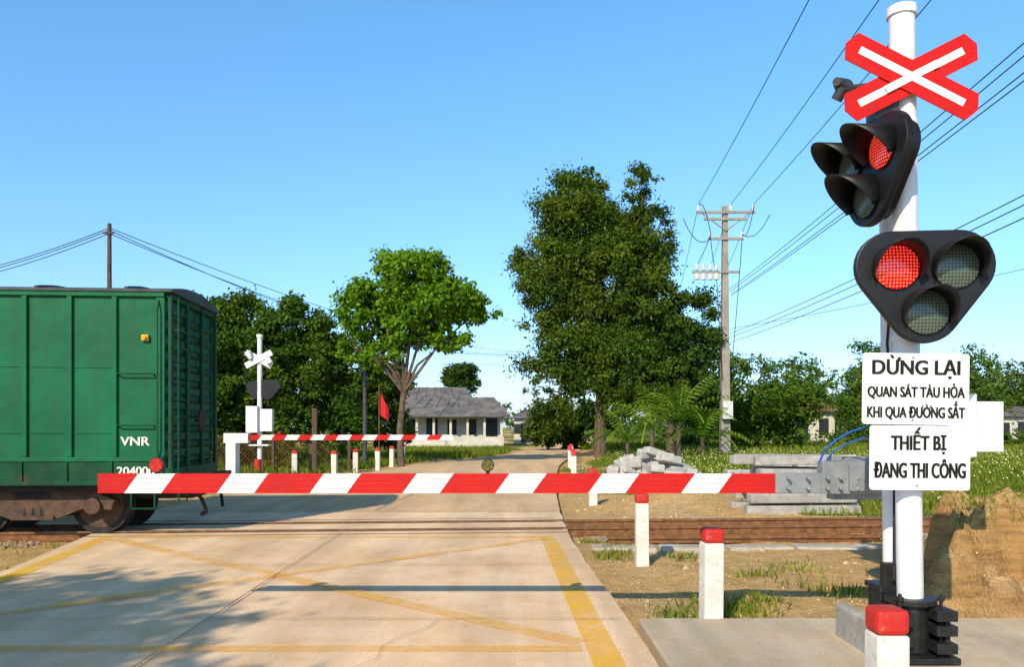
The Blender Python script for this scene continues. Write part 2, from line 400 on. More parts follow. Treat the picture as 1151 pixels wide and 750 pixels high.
n=9000; X=np.concatenate([rng.uniform(1.0,16,n//2),rng.uniform(-13,-7.0,n//2)]); Yy=rng.uniform(-1.25,1.25,n)
keep=(np.abs(np.abs(Yy)-.5)>.09); X=X[keep];Yy=Yy[keep]
rocks('ballast',np.stack([X,Yy,np.full(len(X),-.115)],-1),rng.uniform(.015,.045,len(X)),simple('ballast_stone',(.46,.31,.19),(.28,.19,.12),.9,3),tr,3)
n=8000; X=rng.uniform(1.0,8,n); Yy=rng.uniform(6.9,22,n)
P=np.array([(x,y,ground_h(x,y)) for x,y in zip(X,Yy)])
rocks('gravel',P,rng.uniform(.005,.022,n)*(1+(rng.random(n)>.975)*2.2),simple('gravel_stone',(.64,.47,.29),(.44,.31,.19),.9,3),None,4)
n=1400; X=rng.uniform(-5,.9,n); X[:700]=.95-np.abs(rng.normal(0,.25,700)); Yy=rng.uniform(5,12,n)
rocks('road_grit',np.stack([X,Yy,np.full(n,.003)],-1),rng.uniform(.002,.010,n),M['concl'],None,6)
b=MB(); b.box((3.7,11.8,-.02),(4.6,.07,.05),0,rz=.03); b.box((3.7,11.8,-.085),(4.6,.13,.03),0,rz=.03); b.box((3.7,11.8,-.055),(4.6,.02,.03),0,rz=.03)
b.build('spare_rail',['rust'])
b=MB()
for i,x in enumerate((1.55,2.5,3.45,4.4,5.3)): b.box((x,11.1+.03*i,-.14),(.9,.3,.16),0,rz=.05*(i%3-1),ry=.02*(i%2),rx=.04*(i%2))
b.build('concrete_edging',['concl'],bevel=.03)

# ------------------------------------------------------------ freight wagon
w=empty('freight_wagon',(-5.10,12.65,0),(0,0,ang))
HW=1.1; L=-13.5
b=MB()
b.bb((L,-HW,.86),(0,HW,3.54),0)
b.build('body',['green'],w,bevel=.01)
b=MB(); 
x=-.68
while x>L: 
    b.bb((x-.035,-HW-.045,1.17),(x+.035,-HW-.001,3.47)); b.bb((x-.035,HW+.001,1.17),(x+.035,HW+.045,3.47)); x-=.62
b.bb((-.1,-HW-.03,1.17),(.02,-HW-.001,3.47)); b.bb((-.1,HW+.001,1.17),(.02,HW+.03,3.47))
b.bb((L,-HW-.05,3.474),(.02,-HW-.001,3.57)); b.bb((L,HW+.001,3.474),(.02,HW+.05,3.57))
b.bb((L,-HW-.05,1.10),(.0,-HW-.002,1.165))
for z in (1.5,2.45): b.bb((L,-HW-.012,z),(-.74,-HW-.001,z+.012))
b.build('side_ribs',['green'],w,bevel=.008)
b=MB(); b.bb((L,-HW-.03,.78),(0.0,-HW-.001,1.09)); b.bb((L,HW+.001,.78),(0,HW+.03,1.09)); b.bb((L,-HW-.06,.76),(0.02,-HW-.031,.82))
x=-.72
while x>L: b.bb((x-.02,-HW-.055,.82),(x+.02,-HW-.031,1.098)); x-=.62
b.build('side_sill',['greendark'],w,bevel=.006)
b=MB()
z=1.1
while z<3.4: b.prism([( .001,z-.07),(.05,z-.03),(.05,z+.03),(.001,z+.07)],-HW+.12,HW-.12,0); z+=.235
for yy in(-HW+.04,HW-.04,-.35,.35): b.bb((.055,yy-.04,.86),(.11,yy+.04,3.52))
b.bb((.002,-HW,3.46),(.09,HW,3.54)); b.bb((.002,-HW,.80),(.12,HW,1.0))
b.build('end_ribs',['greendark'],w,bevel=.006)
b=MB(); pr=[]
for i in range(13):
    t=-1+2*i/12; pr.append((t*(HW+.07),3.58+.13*(1-t*t)))
poly=pr+[(HW+.07,3.542),(-HW-.07,3.542)]
n=len(poly)
vs=[(L-.05,y,z) for y,z in poly]+[(.14,y,z) for y,z in poly]
b.add(vs,[tuple(range(n)),tuple(range(n,2*n))[::-1]]+[(i,n+i,n+(i+1)%n,(i+1)%n) for i in range(n)],0)
x=-.5
while x>L:
    for i in range(12):
        a=pr[i];c=pr[i+1]; b.box((x,(a[0]+c[0])/2,(a[1]+c[1])/2+.015),(.05,math.dist(a,c)*1.0,.03),0,rx=math.atan2(c[1]-a[1],c[0]-a[0]))
    x-=1.24
b.build('roof',['roofm'],w)
b=MB()
def grab(b,x0,x1,z,y):
    b.path([(x0,y+.06,z-.03),(x0,y-.05,z),(x1,y-.05,z),(x1,y+.06,z-.03)],.011)
for z in(2.36,1.62): grab(b,-.62,-.12,z,-HW-.03)
for z in(1.25,1.5,1.75,2.0,2.25,2.5,2.75,3.0,3.25): b.path([(.13,-HW+.05,z),(.19,-HW+.05,z),(.19,-HW+.42,z),(.13,-HW+.42,z)],.012)
b.path([(.19,-HW+.05,.5),(.19,-HW+.05,3.5)],.014); b.path([(.19,-HW+.42,.5),(.19,-HW+.42,3.5)],.014)
b.path([(-.45,-HW-.02,.8),(-.45,-HW-.02,.42),(-.12,-HW-.02,.42),(-.12,-HW-.02,.8)],.014)
b.path([(-.06,-HW-.03,1.1),(-.06,-HW-.09,1.3),(-.06,-HW-.09,3.3),(-.06,-HW-.03,3.42)],.012)
b.build('ladder_and_handholds',['greendark'],w)
b=MB(); b.cyl((.22,-.1,1.7),(.24,-.1,1.7),.17,.17,20); b.cyl((.12,-.1,1.7),(.23,-.1,1.7),.02); b.build('brake_wheel',['under'],w)
b=MB(); b.box((-.25,-HW-.03,2.88),(.10,.05,.09)); b.cyl((-.25,-HW-.05,2.88),(-.25,-HW-.09,2.88),.03); b.build('marker_lamp',['yellow'],w,bevel=.008)
text('VNR',(-.40,-HW-.008,1.33),.40,.13,'txtw',w,bold=.006); text('204000',(-.38,-HW-.036,.90),.52,.13,'txtw',w,bold=.006)
b=MB(); b.bb((L,-.35,.5),(.15,.35,.78)); b.bb((L,-HW+.1,.66),(-.02,HW-.1,.775))
b.bb((.15,-.13,.62),(.45,.13,.84)); b.bb((.45,-.2,.58),(.6,.2,.9))
b.path([(.2,-.5,.7),(.35,-.5,.5),(.4,-.42,.3),(.3,-.35,.25)],.03)
b.path([(.2,.5,.7),(.35,.5,.5),(.4,.42,.3)],.03)
for bx in (-1.95,-11.2):
    for s in(-1,1):
        y=s*.78
        b.prism([(bx-1.15,.52),(bx-.8,.68),(bx-.35,.72),(bx-.2,.60),(bx+.2,.60),(bx+.35,.72),(bx+.8,.68),(bx+1.15,.52),(bx+1.1,.38),(bx+.75,.42),(bx+.35,.26),(bx-.35,.26),(bx-.75,.42),(bx-1.1,.38)],y-.06,y+.06,1)
        for k in(-.85,.85):
            b.cyl((bx+k,y-.12,.44),(bx+k,y+.12,.44),.12,.12,14,1)
            b.cyl((bx+k,s*.46,.42),(bx+k,s*.58,.42),.42,.42,32,0); b.cyl((bx+k,s*.42,.42),(bx+k,s*.46,.42),.45,.45,32,0)
            b.cyl((bx+k,s*.58,.42),(bx+k,s*.585,.42),.33,.33,32,1)
        for k in(-.12,0,.12): b.cyl((bx+k,y-s*-.02,.3),(bx+k,y,.6),.05,.05,10,0)
        b.bb((bx-.3,y-.1,.24),(bx+.3,y+.1,.3),1)
    for k in(-.85,.85): b.cyl((bx+k,-.6,.42),(bx+k,.6,.42),.08,.08,12)
    b.bb((bx-.25,-.85,.55),(bx+.25,.85,.68))
b.cyl((-5,-.4,.5),(-4.2,-.4,.5),.18,.18,16); b.bb((-7,-.6,.35),(-6,.1,.62))
b.build('underframe_and_bogies',['under','bogie'],w)

# ------------------------------------------------------------ signals
def hull(cs,r,seg=10):
    pts=[]; n=len(cs)
    for i in range(n):
        p=Vector(cs[i-1]);c=Vector(cs[i]);q=Vector(cs[(i+1)%n])
        a0=(c-p); a1=(q-c)
        n0=math.atan2(-a0.x,a0.y); n1=math.atan2(-a1.x,a1.y)
        while n1<n0: n1+=2*math.pi
        for k in range(seg+1):
            a=n0+(n1-n0)*k/seg; pts.append((c.x+r*math.cos(a),c.y+r*math.sin(a)))
    return pts
LC=[(-.19,.13),(.19,.13),(0,-.175)]
def head(name,loc,yaw,lit,parent,s=1.0,vl=.20):
    e=empty(name,loc,(0,0,yaw)); e.parent=parent; e.scale=(s,s,s)
    tri=[(-.215,.14),(0,-.145),(.215,.14)]
    b=MB(); b.prism(hull(tri,.235),-.035,.03,0); b.prism(hull(tri,.18),.0301,.12,0)
    b.build('housing',['black'],e,bevel=.01)
    for i,(x,z) in enumerate(LC):
        b=MB(); n=22; vs=[]
        for k in range(n+1):
            a=R(-25+230*k/n); l=.06+vl*max(0,math.sin(a)*.75+.25)
            vs.append((x+.158*math.cos(a),-.0355,z+.158*math.sin(a))); vs.append((x+.165*math.cos(a),-.0355-l,z+.165*math.sin(a)-.02))
        b.add(vs,[(2*k,2*k+2,2*k+3,2*k+1) for k in range(n)]); b.build('visor',['black'],e,solid=.008,smooth=True)
        b=MB(); 
        for k in range(24):
            a0=2*math.pi*k/24;a1=2*math.pi*(k+1)/24
            b.add([(x+.15*math.cos(a0),-.038,z+.15*math.sin(a0)),(x+.15*math.cos(a1),-.038,z+.15*math.sin(a1)),(x+.15*math.cos(a1),-.055,z+.15*math.sin(a1)),(x+.15*math.cos(a0),-.055,z+.15*math.sin(a0))],[(0,1,2,3)])
        b.build('bezel',['black'],e)
        b=MB(); rings=[(.148,0),(.11,.014),(.06,.022)]; vs=[];fs=[]
        for r,h in rings:
            for k in range(28): vs.append((r*math.cos(2*math.pi*k/28),r*math.sin(2*math.pi*k/28),h))
        vs.append((0,0,.025))
        for j in range(2):
            for k in range(28): fs.append((j*28+k,j*28+(k+1)%28,(j+1)*28+(k+1)%28,(j+1)*28+k))
        for k in range(28): fs.append((56+k,56+(k+1)%28,84))
        b.add(vs,fs); o=b.build('lit_lens' if i==lit else 'lens',['ledon' if i==lit else 'ledoff'],e,smooth=True)
        o.location=(x,-.042,z); o.rotation_euler=(math.pi/2,0,0)
    return e
def crossbuck(parent,loc,yaw=0):
    e=empty('crossbuck',loc,(0,0,yaw)); e.parent=parent
    for j,sg in enumerate((1,-1)):
        a=sg*R(27); h=.49; w2=.102
        poly=[(-h+.03,-w2),(h-.03,-w2),(h+.015,0),(h-.03,w2),(-h+.03,w2),(-h-.015,0)]
        rot=lambda x,z:(x*math.cos(a)-z*math.sin(a),x*math.sin(a)+z*math.cos(a))
        y0=-.012*j
        b=MB(); b.prism([rot(*p) for p in poly],y0-.004,y0+.004,0); b.build('blade',['red'],e)
        sp=[(-h+.09,-.026),(h-.09,-.026),(h-.09,.026),(-h+.09,.026)]
        b=MB(); b.prism([rot(*p) for p in sp],y0-.0065,y0-.0045,0); b.build('stripe',['white'],e)
    a=R(27)
    b=MB(); b.prism([(x*math.cos(a)-z*math.sin(a),x*math.sin(a)+z*math.cos(a)) for x,z in [(-.2,-.026),(.2,-.026),(.2,.026),(-.2,.026)]],-.0205,-.0188,0); b.build('stripe_centre',['white'],e)
    return e

sg=empty('level_crossing_signal')
b=MB()
b.cyl((2.785,5.6,.40),(2.725,5.6,4.47),.086,.086,28,0)
b.cyl((2.725,5.6,4.47),(2.725,5.6,4.53),.10,.10,28,0); b.cyl((2.725,5.6,4.53),(2.725,5.6,4.55),.10,.05,28,0)
for z in(2.93,2.2,3.7): b.cyl((2.785-.06*z/4.5,5.6,z),(2.785-.06*z/4.5,5.6,z+.035),.096,.096,28,0)
b.cyl((2.81,5.93,.3),(2.77,5.93,4.35),.057,.057,20,0)
b.build('pole',['whitepole'],sg,smooth=True)
b=MB()
b.cyl((2.785,5.6,.37),(2.785,5.6,.41),.17,.17,20,0)
b.box((2.785,5.6,.02),(.46,.46,.04)); b.cyl((2.785,5.6,.04),(2.785,5.6,.37),.12,.12,16,0)
for x in(-.17,.17):
    b.box((2.785+x,5.6,.2),(.03,.36,.32)); 
for z in (.10,.22,.32): b.box((2.93,5.46,z),(.14,.16,.07)); 
for z in (.15,.28): b.box((2.66,5.48,z),(.12,.14,.08))
for x in(-.14,.14):
    for y in(-.14,.14):
        b.cyl((2.785+x,5.6+y,.04),(2.785+x,5.6+y,.46),.013,.013,8); b.cyl((2.785+x,5.6+y,.41),(2.785+x,5.6+y,.44),.026,.026,6); b.cyl((2.785+x,5.6+y,.04),(2.785+x,5.6+y,.075),.028,.028,6)
b.box((2.80,5.95,.2),(.22,.2,.4)); b.box((2.80,5.95,.42),(.26,.24,.04)); b.box((2.74,5.82,.50),(.10,.08,.22))
b.build('hinged_base',['blackiron'],sg,bevel=.006)
b=MB(); b.bb((2.50,5.45,-.1),(2.60,6.2,.24)); b.bb((2.601,5.72,-.1),(3.25,6.3,.0015)); b.build('footing',['conc'],sg,bevel=.02)
def plate(x,z,w,h,y,tilt):
    e=empty('sign_plate',(x,y,z),(0,tilt,0)); e.parent=sg
    poly=hull([(-w/2+.02,h/2-.02),(-w/2+.02,-h/2+.02),(w/2-.02,-h/2+.02),(w/2-.02,h/2-.02)],.02,4)
    b=MB(); b.prism(poly,-.003,.003); b.build('plate',['white'],e)
    b=MB(); b.bb((-.14,.004,-.1),(.10,.03,-.06)); b.bb((-.14,.004,.06),(.1,.03,.1)); b.build('bracket',['grey'],e)
    b=MB()
    for zz in(h/2-.03,-h/2+.03): b.cyl((-.02,-.006,zz),(-.02,-.0035,zz),.008,.008,8)
    b.build('rivets',['grey'],e)
    return e
p=plate(2.742,1.857,.725,.485,5.44,R(.8))
text('DỪNG LẠI',(0,-.006,.10),.59,.098,'txt',p,bold=.0045)
text('QUAN SÁT TÀU HỎA',(0,-.006,-.055),.655,.072,'txt',p,bold=.0028)
full='KHI QUA ĐUÒNG SẮT'; text(full,(0,-.006,-.195),.66,.075,'txt',p,bold=.0028)
wf=twidth(full); b=MB()
for pre in('KHI QUA ĐU','KHI QUA ĐUÒ'):   # horns of the Vietnamese letters
    hx=-.33+.66*twidth(pre)/wf; b.prism([(hx-.002,-.195+.066),(hx+.008,-.195+.070),(hx+.009,-.195+.084),(hx+.003,-.195+.084),(hx+.002,-.195+.076)],-.010,-.0045)
b.build('letter_horns',['txt'],p)
p=plate(2.775,1.388,.685,.44,5.45,R(.5))
text('THIẾT BỊ',(-.01,-.006,.055),.37,.10,'txt',p,bold=.004)
text('ĐANG THI CÔNG',(0,-.006,-.135),.62,.105,'txt',p,bold=.004)
head('signal_head',(2.765,5.38,2.54),R(-6),0,sg)
head('signal_head',(2.50,5.58,3.36),R(-80),1,sg,.95,.25)
crossbuck(sg,(2.725,5.47,3.99))
b=MB()
b.bb((2.66,5.45,2.50),(2.84,5.52,2.58)); b.bb((2.56,5.52,3.26),(2.74,5.62,3.32)); b.bb((2.56,5.52,3.42),(2.74,5.62,3.48))
b.bb((2.50,5.5,3.72),(2.66,5.66,3.92))
b.bb((2.68,5.62,4.28),(2.8,5.95,4.33)); b.bb((2.68,5.62,1.6),(2.84,5.95,1.65)); b.bb((2.68,5.62,2.9),(2.82,5.95,2.95))
b.build('brackets',['darkgrey'],sg,bevel=.006)
b=MB(); b.cyl((2.45,5.9,4.10),(2.32,5.72,4.07),.065,.03,16); b.cyl((2.76,5.93,4.14),(2.45,5.9,4.10),.02); b.cyl((2.38,5.75,4.04),(2.35,5.8,3.97),.04); b.build('warning_bell',['darkgrey'],sg,smooth=True)
b=MB(); b.path([(2.56,5.6,3.5),(2.60,5.72,3.62),(2.70,5.74,3.75),(2.735,5.72,3.9)],.012); b.path([(2.7,5.7,2.6),(2.69,5.74,2.2),(2.72,5.72,1.7),(2.74,5.74,1.2),(2.73,5.72,.5)],.010); b.build('signal_cable',['wire'],sg)

def arm(parent,x0,x1,yc,zc,h,dep,seg,frac,slant,redfirst,y0x):
    b=MB(); ns=4; gap=.0035; sh=(h-gap*(ns-1))/ns
    edges=[x0]; x=y0x; k=0
    while x<x1-.02:
        if x>x0+.02: edges.append(x)
        x+= seg*(frac if (k%2==(0 if redfirst else 1)) else 1-frac); k+=1
    edges.append(x1)
    for si in range(ns):
        za=zc-h/2+si*(sh+gap); zb=za+sh
        for i in range(len(edges)-1):
            a=edges[i];c=edges[i+1]
            sa=(0 if i==0 else slant); scx=(0 if i==len(edges)-2 else slant)
            f=lambda e,s,z: e+s*((z-zc)/h)
            mat=(i+ (0 if redfirst else 1))%2
            b.prism([(f(a,sa,za),za),(f(c,scx,za),za),(f(c,scx,zb),zb),(f(a,sa,zb),zb)],yc-dep/2,yc+dep/2,mat)
    b.build('boom',['red','white'],parent)
    b=MB(); b.bb((x0+.01,yc-dep/2+.006,zc-h/2+.004),(x1-.01,yc+dep/2-.006,zc+h/2-.004)); b.build('boom_core',['grey'],parent)
def disc(parent,x,y,z,r,mat,name):
    b=MB(); b.cyl((x,y,z),(x,y+.03,z),r,r,24,1); b.cyl((x,y-.008,z),(x,y-.001,z),r*.85,r*.85,24,0); b.box((x,y+.015,z-r-.008),(.03,.02,.04),1)
    b.build(name,[mat,'blackiron'],parent)
br=empty('barrier_gate')
arm(br,-3.245,2.10,6.3,1.155,.152,.06,.727,.60,.11,True,-3.42)
disc(br,-2.79,6.28,1.30,.062,'reflect','red_reflector'); disc(br,-.19,6.28,1.298,.05,'amber','amber_reflector')
b=MB(); b.bb((2.06,6.255,1.08),(2.5,6.345,1.235)); b.bb((2.42,6.24,1.075),(3.0,6.36,1.33)); b.bb((2.62,6.20,1.10),(2.80,6.239,1.30)); b.bb((2.5,6.26,1.331),(2.58,6.32,1.37))
for x in(2.15,2.3,2.45,2.55,2.68,2.75): 
    for z in(1.12,1.2): b.cyl((x,6.19,z),(x,6.26,z),.013,.013,8)
b.bb((2.55,6.362,1.02),(3.05,6.5,1.36)); b.bb((2.76,5.99,1.15),(2.86,6.36,1.28))
b.bb((2.9,6.4,1.42),(3.5,6.46,1.52)); b.bb((2.9,6.4,1.2),(3.0,6.46,1.5))
b.build('pivot_bracket',['grey'],br,bevel=.005)
b=MB(); b.bb((3.40,6.3,1.36),(3.66,6.62,1.86)); b.bb((3.68,6.33,1.40),(3.89,6.6,1.80)); b.bb((3.661,6.45,1.45),(3.679,6.5,1.7)); b.build('drive_unit',['white'],br,bevel=.02)
b=MB(); b.path([(2.42,6.3,1.32),(2.44,6.25,1.42),(2.52,6.22,1.5),(2.62,6.2,1.56),(2.7,6.1,1.6)],.009); b.path([(2.47,6.3,1.32),(2.50,6.25,1.40),(2.60,6.22,1.47),(2.7,6.1,1.52)],.007); b.build('blue_cable',['cable'],br)

fs=empty('level_crossing_signal')
b=MB(); b.cyl((-8.6,27.3,0),(-8.6,27.3,4.65),.08,.08,14); b.cyl((-8.6,27.3,4.65),(-8.6,27.3,4.75),.11,.11,14)
b.bb((-8.95,27.1,.95),(-8.25,27.5,1.0)); b.bb((-8.98,27.0,1.4),(-8.6,27.2,2.3)); b.bb((-8.5,27.0,1.45),(-8.1,27.2,2.2))
b.box((-8.6,27.2,3.9),(1.0,.02,.2),0,ry=R(28)); b.box((-8.6,27.17,3.9),(1.0,.02,.2),0,ry=R(-28))
b.cyl((-8.95,27.1,4.15),(-8.85,27.1,3.9),.12,.06,10); b.cyl((-8.2,27.1,3.75),(-8.3,27.1,4.0),.12,.06,10)
b.build('pole',['whitepole'],fs,smooth=True)
b=MB(); b.prism(hull([(-8.5,3.0),(-8.35,2.72),(-8.1,3.0)],.2),27.25,27.4); b.prism(hull([(-8.95,3.0),(-8.8,2.72),(-8.65,3.0)],.16),27.45,27.6); b.build('signal_head',['black'],fs)
b=MB(); b.cyl((-8.6,27.1,0),(-8.6,27.1,.5),.12,.12,12); b.build('pole_foot_red',['redcap'],fs)
fb=empty('barrier_gate')
arm(fb,-8.2,-1.82,24.8,1.27,.16,.06,.80,.5,.10,True,-8.2)
b=MB(); b.bb((-8.9,24.7,1.1),(-8.15,24.95,1.4)); b.bb((-10.6,24.9,1.15),(-9.6,25.1,1.35)); b.bb((-10.3,24.8,1.1),(-9.9,25.2,1.6)); b.cyl((-10.0,25,0),(-10.0,25,2.85),.11,.11,12); b.bb((-10.15,24.85,1.6),(-9.95,25.0,2.2))
b.bb((-8.8,24.6,0),(-8.5,25.0,1.1))
b.build('drive_unit',['whitepole'],fb)
disc(fb,-7.2,24.76,1.41,.06,'reflect','red_reflector')

def bollard(x,y,h=.76,w=.17,tilt=0,rz=0):
    z0=ground_h(x,y)-.05
    e=empty('bollard',(x,y,0),(tilt,tilt*.6,rz))
    b=MB(); b.bb((-w/2,-w/2,z0),(w/2,w/2,h-.12)); b.build('post',['bollard'],e,bevel=.012)
    b=MB(); b.bb((-w/2-.002,-w/2-.002,h-.119),(w/2+.002,w/2+.002,h)); b.build('cap',['redcap'],e,bevel=.025)
bollard(1.755,3.75,.755,.15); bollard(1.69,6.8,.74,.165,.01,.1); bollard(1.60,9.85,.78,.155,-.01); bollard(1.70,16.8,.72,.17)
for x,y in((2.05,26.5),(2.2,28.5),(2.3,30.5),(2.4,33),(2.6,36),(2.9,39)): bollard(x,y,.75,.18,random.uniform(-.02,.02),random.uniform(-.2,.2))
for x,y in((-7.6,28.0),(-6.1,27.5),(-5.75,29.4),(-5.2,31),(-5.1,34),(-5.1,37.5)): bollard(x,y,.78,.18,random.uniform(-.02,.02),random.uniform(-.2,.2))

fe=empty('wire_fence'); b=MB(); xa,xb,yf=-13,-6.0,29.5
for x in np.arange(xa,xb+.1,1.4): b.box((x,yf,.65),(.09,.09,1.5))
b.build('posts',['wood'],fe)
b=MB()
for x in np.arange(xa-1.2,xb,.14):
    for s in (0,1):
        a=(x if s else x+1.2,yf,.05); c=(x+1.2 if s else x,yf,1.25)
        if xa<=min(a[0],c[0]) and max(a[0],c[0])<=xb: b.cyl(a,c,.009,.009,3,0,False)
for z in(.05,1.25): b.cyl((xa,yf,z),(xb,yf,z),.012,.012,4)
b.build('mesh',['rust'],fe)
b=MB(); b.box((-6.9,28,1.1),(.16,.16,2.3)); b.build('wooden_post',['wood'])

fp=empty('flagpole'); b=MB(); b.cyl((-6.25,34,0),(-6.25,34,6.2),.10,.07,8); b.build('pole',['darkgrey'],fp)
b=MB(); n=8
for i in range(n):
    x0=-5.55+.08*i*.6;x1=-5.55+.08*(i+1)*.6; d0=math.sin(i*.9)*.05;d1=math.sin((i+1)*.9)*.05
    b.add([(x0,33.5+d0,2.1-.03*i),(x1,33.5+d1,2.07-.03*i),(x1,33.5+d1,3.0-.09*i),(x0,33.5+d0,3.09-.09*i)],[(0,1,2,3)])
b.build('flag',['flag'],fp); b=MB(); b.cyl((-5.56,33.5,0),(-5.56,33.5,3.3),.03,.03,6); b.build('flag_staff',['wood'],fp)

b=MB(); rg=random.Random(3)
for lay in range(4):
    for k in range(3):
        b.box((5.75+rg.uniform(-.2,.2),15.6+k*.42,-.02+lay*.235),(2.2-.1*lay,.3,.19),0,rz=rg.uniform(-.06,.06),ry=rg.uniform(-.015,.015))
for k in range(3): b.box((5.45+rg.uniform(-.3,.3),15.55+k*.4,.95),(1.9,.26,.18),0,rz=rg.uniform(-.15,.15),ry=rg.uniform(-.03,.03))
b.build('concrete_sleeper_stack',['conc'],bevel=.025)
b=MB()
for k in range(90):
    x=2.5+2.6*rg.random(); hmax=.85*math.sin(math.pi*min(1,max(.05,(x-2.3)/2.9)))+.1
    b.box((x,22+rg.uniform(-.6,.6),rg.uniform(0,hmax)),(rg.uniform(.25,.6),rg.uniform(.25,.4),rg.uniform(.14,.26)),0,rz=rg.uniform(-.5,.5),rx=rg.uniform(-.3,.3),ry=rg.uniform(-.3,.3))
b.build('stone_pile',['stone'],bevel=.04)
b=MB()
for r_ in range(3):
    for k in range(5):
        b.box((6.2+k*.95+rg.uniform(-.08,.08),20.4+r_*.5,.2+rg.uniform(0,.07)),(.85,.42,.42),0,rz=rg.uniform(-.1,.1),ry=rg.uniform(-.05,.05))
for k in range(3): b.box((6.8+k*1.0+rg.uniform(-.1,.1),20.7,.60),(.85,.42,.3),0,rz=rg.uniform(-.2,.2),ry=rg.uniform(-.08,.08))
b.build('concrete_blocks',['stone'],bevel=.03)

# ------------------------------------------------------------ utility pole + wires
up=empty('utility_pole'); b=MB()
X0,Y0=10.9,41
b.add([(X0+sx*h,Y0+sy*h,z) for z,h in((-.2,.24),(12.9,.12)) for sx,sy in((-1,-1),(1,-1),(1,1),(-1,1))],[(0,1,5,4),(1,2,6,5),(2,3,7,6),(3,0,4,7),(4,5,6,7)],0)
b.build('pole',['concpole'],up)
b=MB()
for z,wd in((12.55,3.0),(12.2,2.2),(11.2,1.8),(9.5,2.4)): b.box((X0+(-.5 if z<10 else 0),Y0-.18,z),(wd,.1,.12))
for s in(-1,1): b.cyl((X0,Y0-.18,11.6),(X0+s*1.2,Y0-.18,12.5),.035,.035,6)
b.build('crossarms',['concpole'],up)
b=MB()
for x in(-1.4,0.25,1.4): b.cyl((X0+x,Y0-.18,12.62),(X0+x,Y0-.18,12.95),.07,.05,8)
for x in(-1.5,-1.15,-.8,-.5): b.cyl((X0+x,Y0-.25,9.1),(X0+x,Y0-.25,9.4),.15,.15,8); b.cyl((X0+x,Y0-.25,9.6),(X0+x,Y0-.25,9.9),.10,.08,8)
for x in(-.8,.8): b.cyl((X0+x,Y0-.2,11.25),(X0+x,Y0-.2,11.55),.07,.05,8)
b.bb((X0-.25,Y0-.6,2.0),(X0+.25,Y0-.25,2.9))
b.build('insulators_and_meter_box',['porcelain'],up)
def wires(name,segs,r=.014):
    cu=bpy.data.curves.new(name,'CURVE'); cu.dimensions='3D'; cu.bevel_depth=r; cu.bevel_resolution=1; cu.materials.append(M['wire'])
    for a,c,sag in segs:
        a=Vector(a);c=Vector(c); sp=cu.splines.new('POLY'); n=28; sp.points.add(n)
        for i in range(n+1):
            t=i/n; p=a.lerp(c,t); p.z-=sag*4*t*(1-t); sp.points[i].co=(*p,1)
    ob=bpy.data.objects.new(name,cu); col.objects.link(ob); return ob
W=[]
for dx,ex in((-1.4,5.2),(.25,7.2),(1.4,8.8)): W.append(((X0+dx,40.8,12.95),(ex,-6,13.3),.5)); W.append(((X0+dx,40.8,12.95),(X0+dx+7,85,11.5),.6))
wires('overhead_power_line',W,.015)
W=[]
for dz,dx in((0,0),(-.12,.1),(.1,-.05),(-.22,.05)): W.append(((X0+.2+dx,40.8,8.5+dz),(7.6+dx,-6,8.6+dz*2.5),.35))
for dz in(0,.5,.9): W.append(((X0+.2,40.8,5.9+dz*.5),(9.0+dz,-6,6.4+dz),.5))
W.append(((X0+.2,40.8,6.6),(30,30,10.4),.4)); W.append(((X0,40.8,6.3),(-6,75,7.5),.6)); W.append(((X0,40.8,7.2),(-6,75,8.5),.6))
wires('overhead_service_cable',W,.012)
W=[]
for a,c,s in(((-1.4,12.9),(-.8,11.4),-.5),((1.4,12.9),(.8,11.4),.6),((.8,11.4),(2.2,12.4),.5),((-.8,11.4),(-1.5,9.8),.1),((-.8,11.2),(-.6,9.8),.2),((-.5,9.2),(-.2,4),.1),((.8,11.2),(.3,5),.2),((-2.2,12.2),(-.8,11.2),.6)):
    W.append(((X0+a[0],40.7,a[1]),(X0+c[0],40.7,c[1]),s))
o=wires('jumper_wires',W,.02); o.parent=up
wp=empty('wooden_pole'); b=MB(); b.cyl((-18.1,36,0),(-18.1,36,10.75),.14,.09,10); b.box((-18.1,35.9,10.3),(.5,.08,.08)); b.build('pole',['wood'],wp)
W=[]
for dz,s in((10.55,1.3),(10.3,1.7),(10.45,2.1)): W.append(((-18.1,36,dz),(2,95,10.4+dz-10.5),s)); W.append(((-18.1,36,dz),(-46,50,10.2+(dz-10.4)*2),1.2))
wires('telephone_line',W,.018)

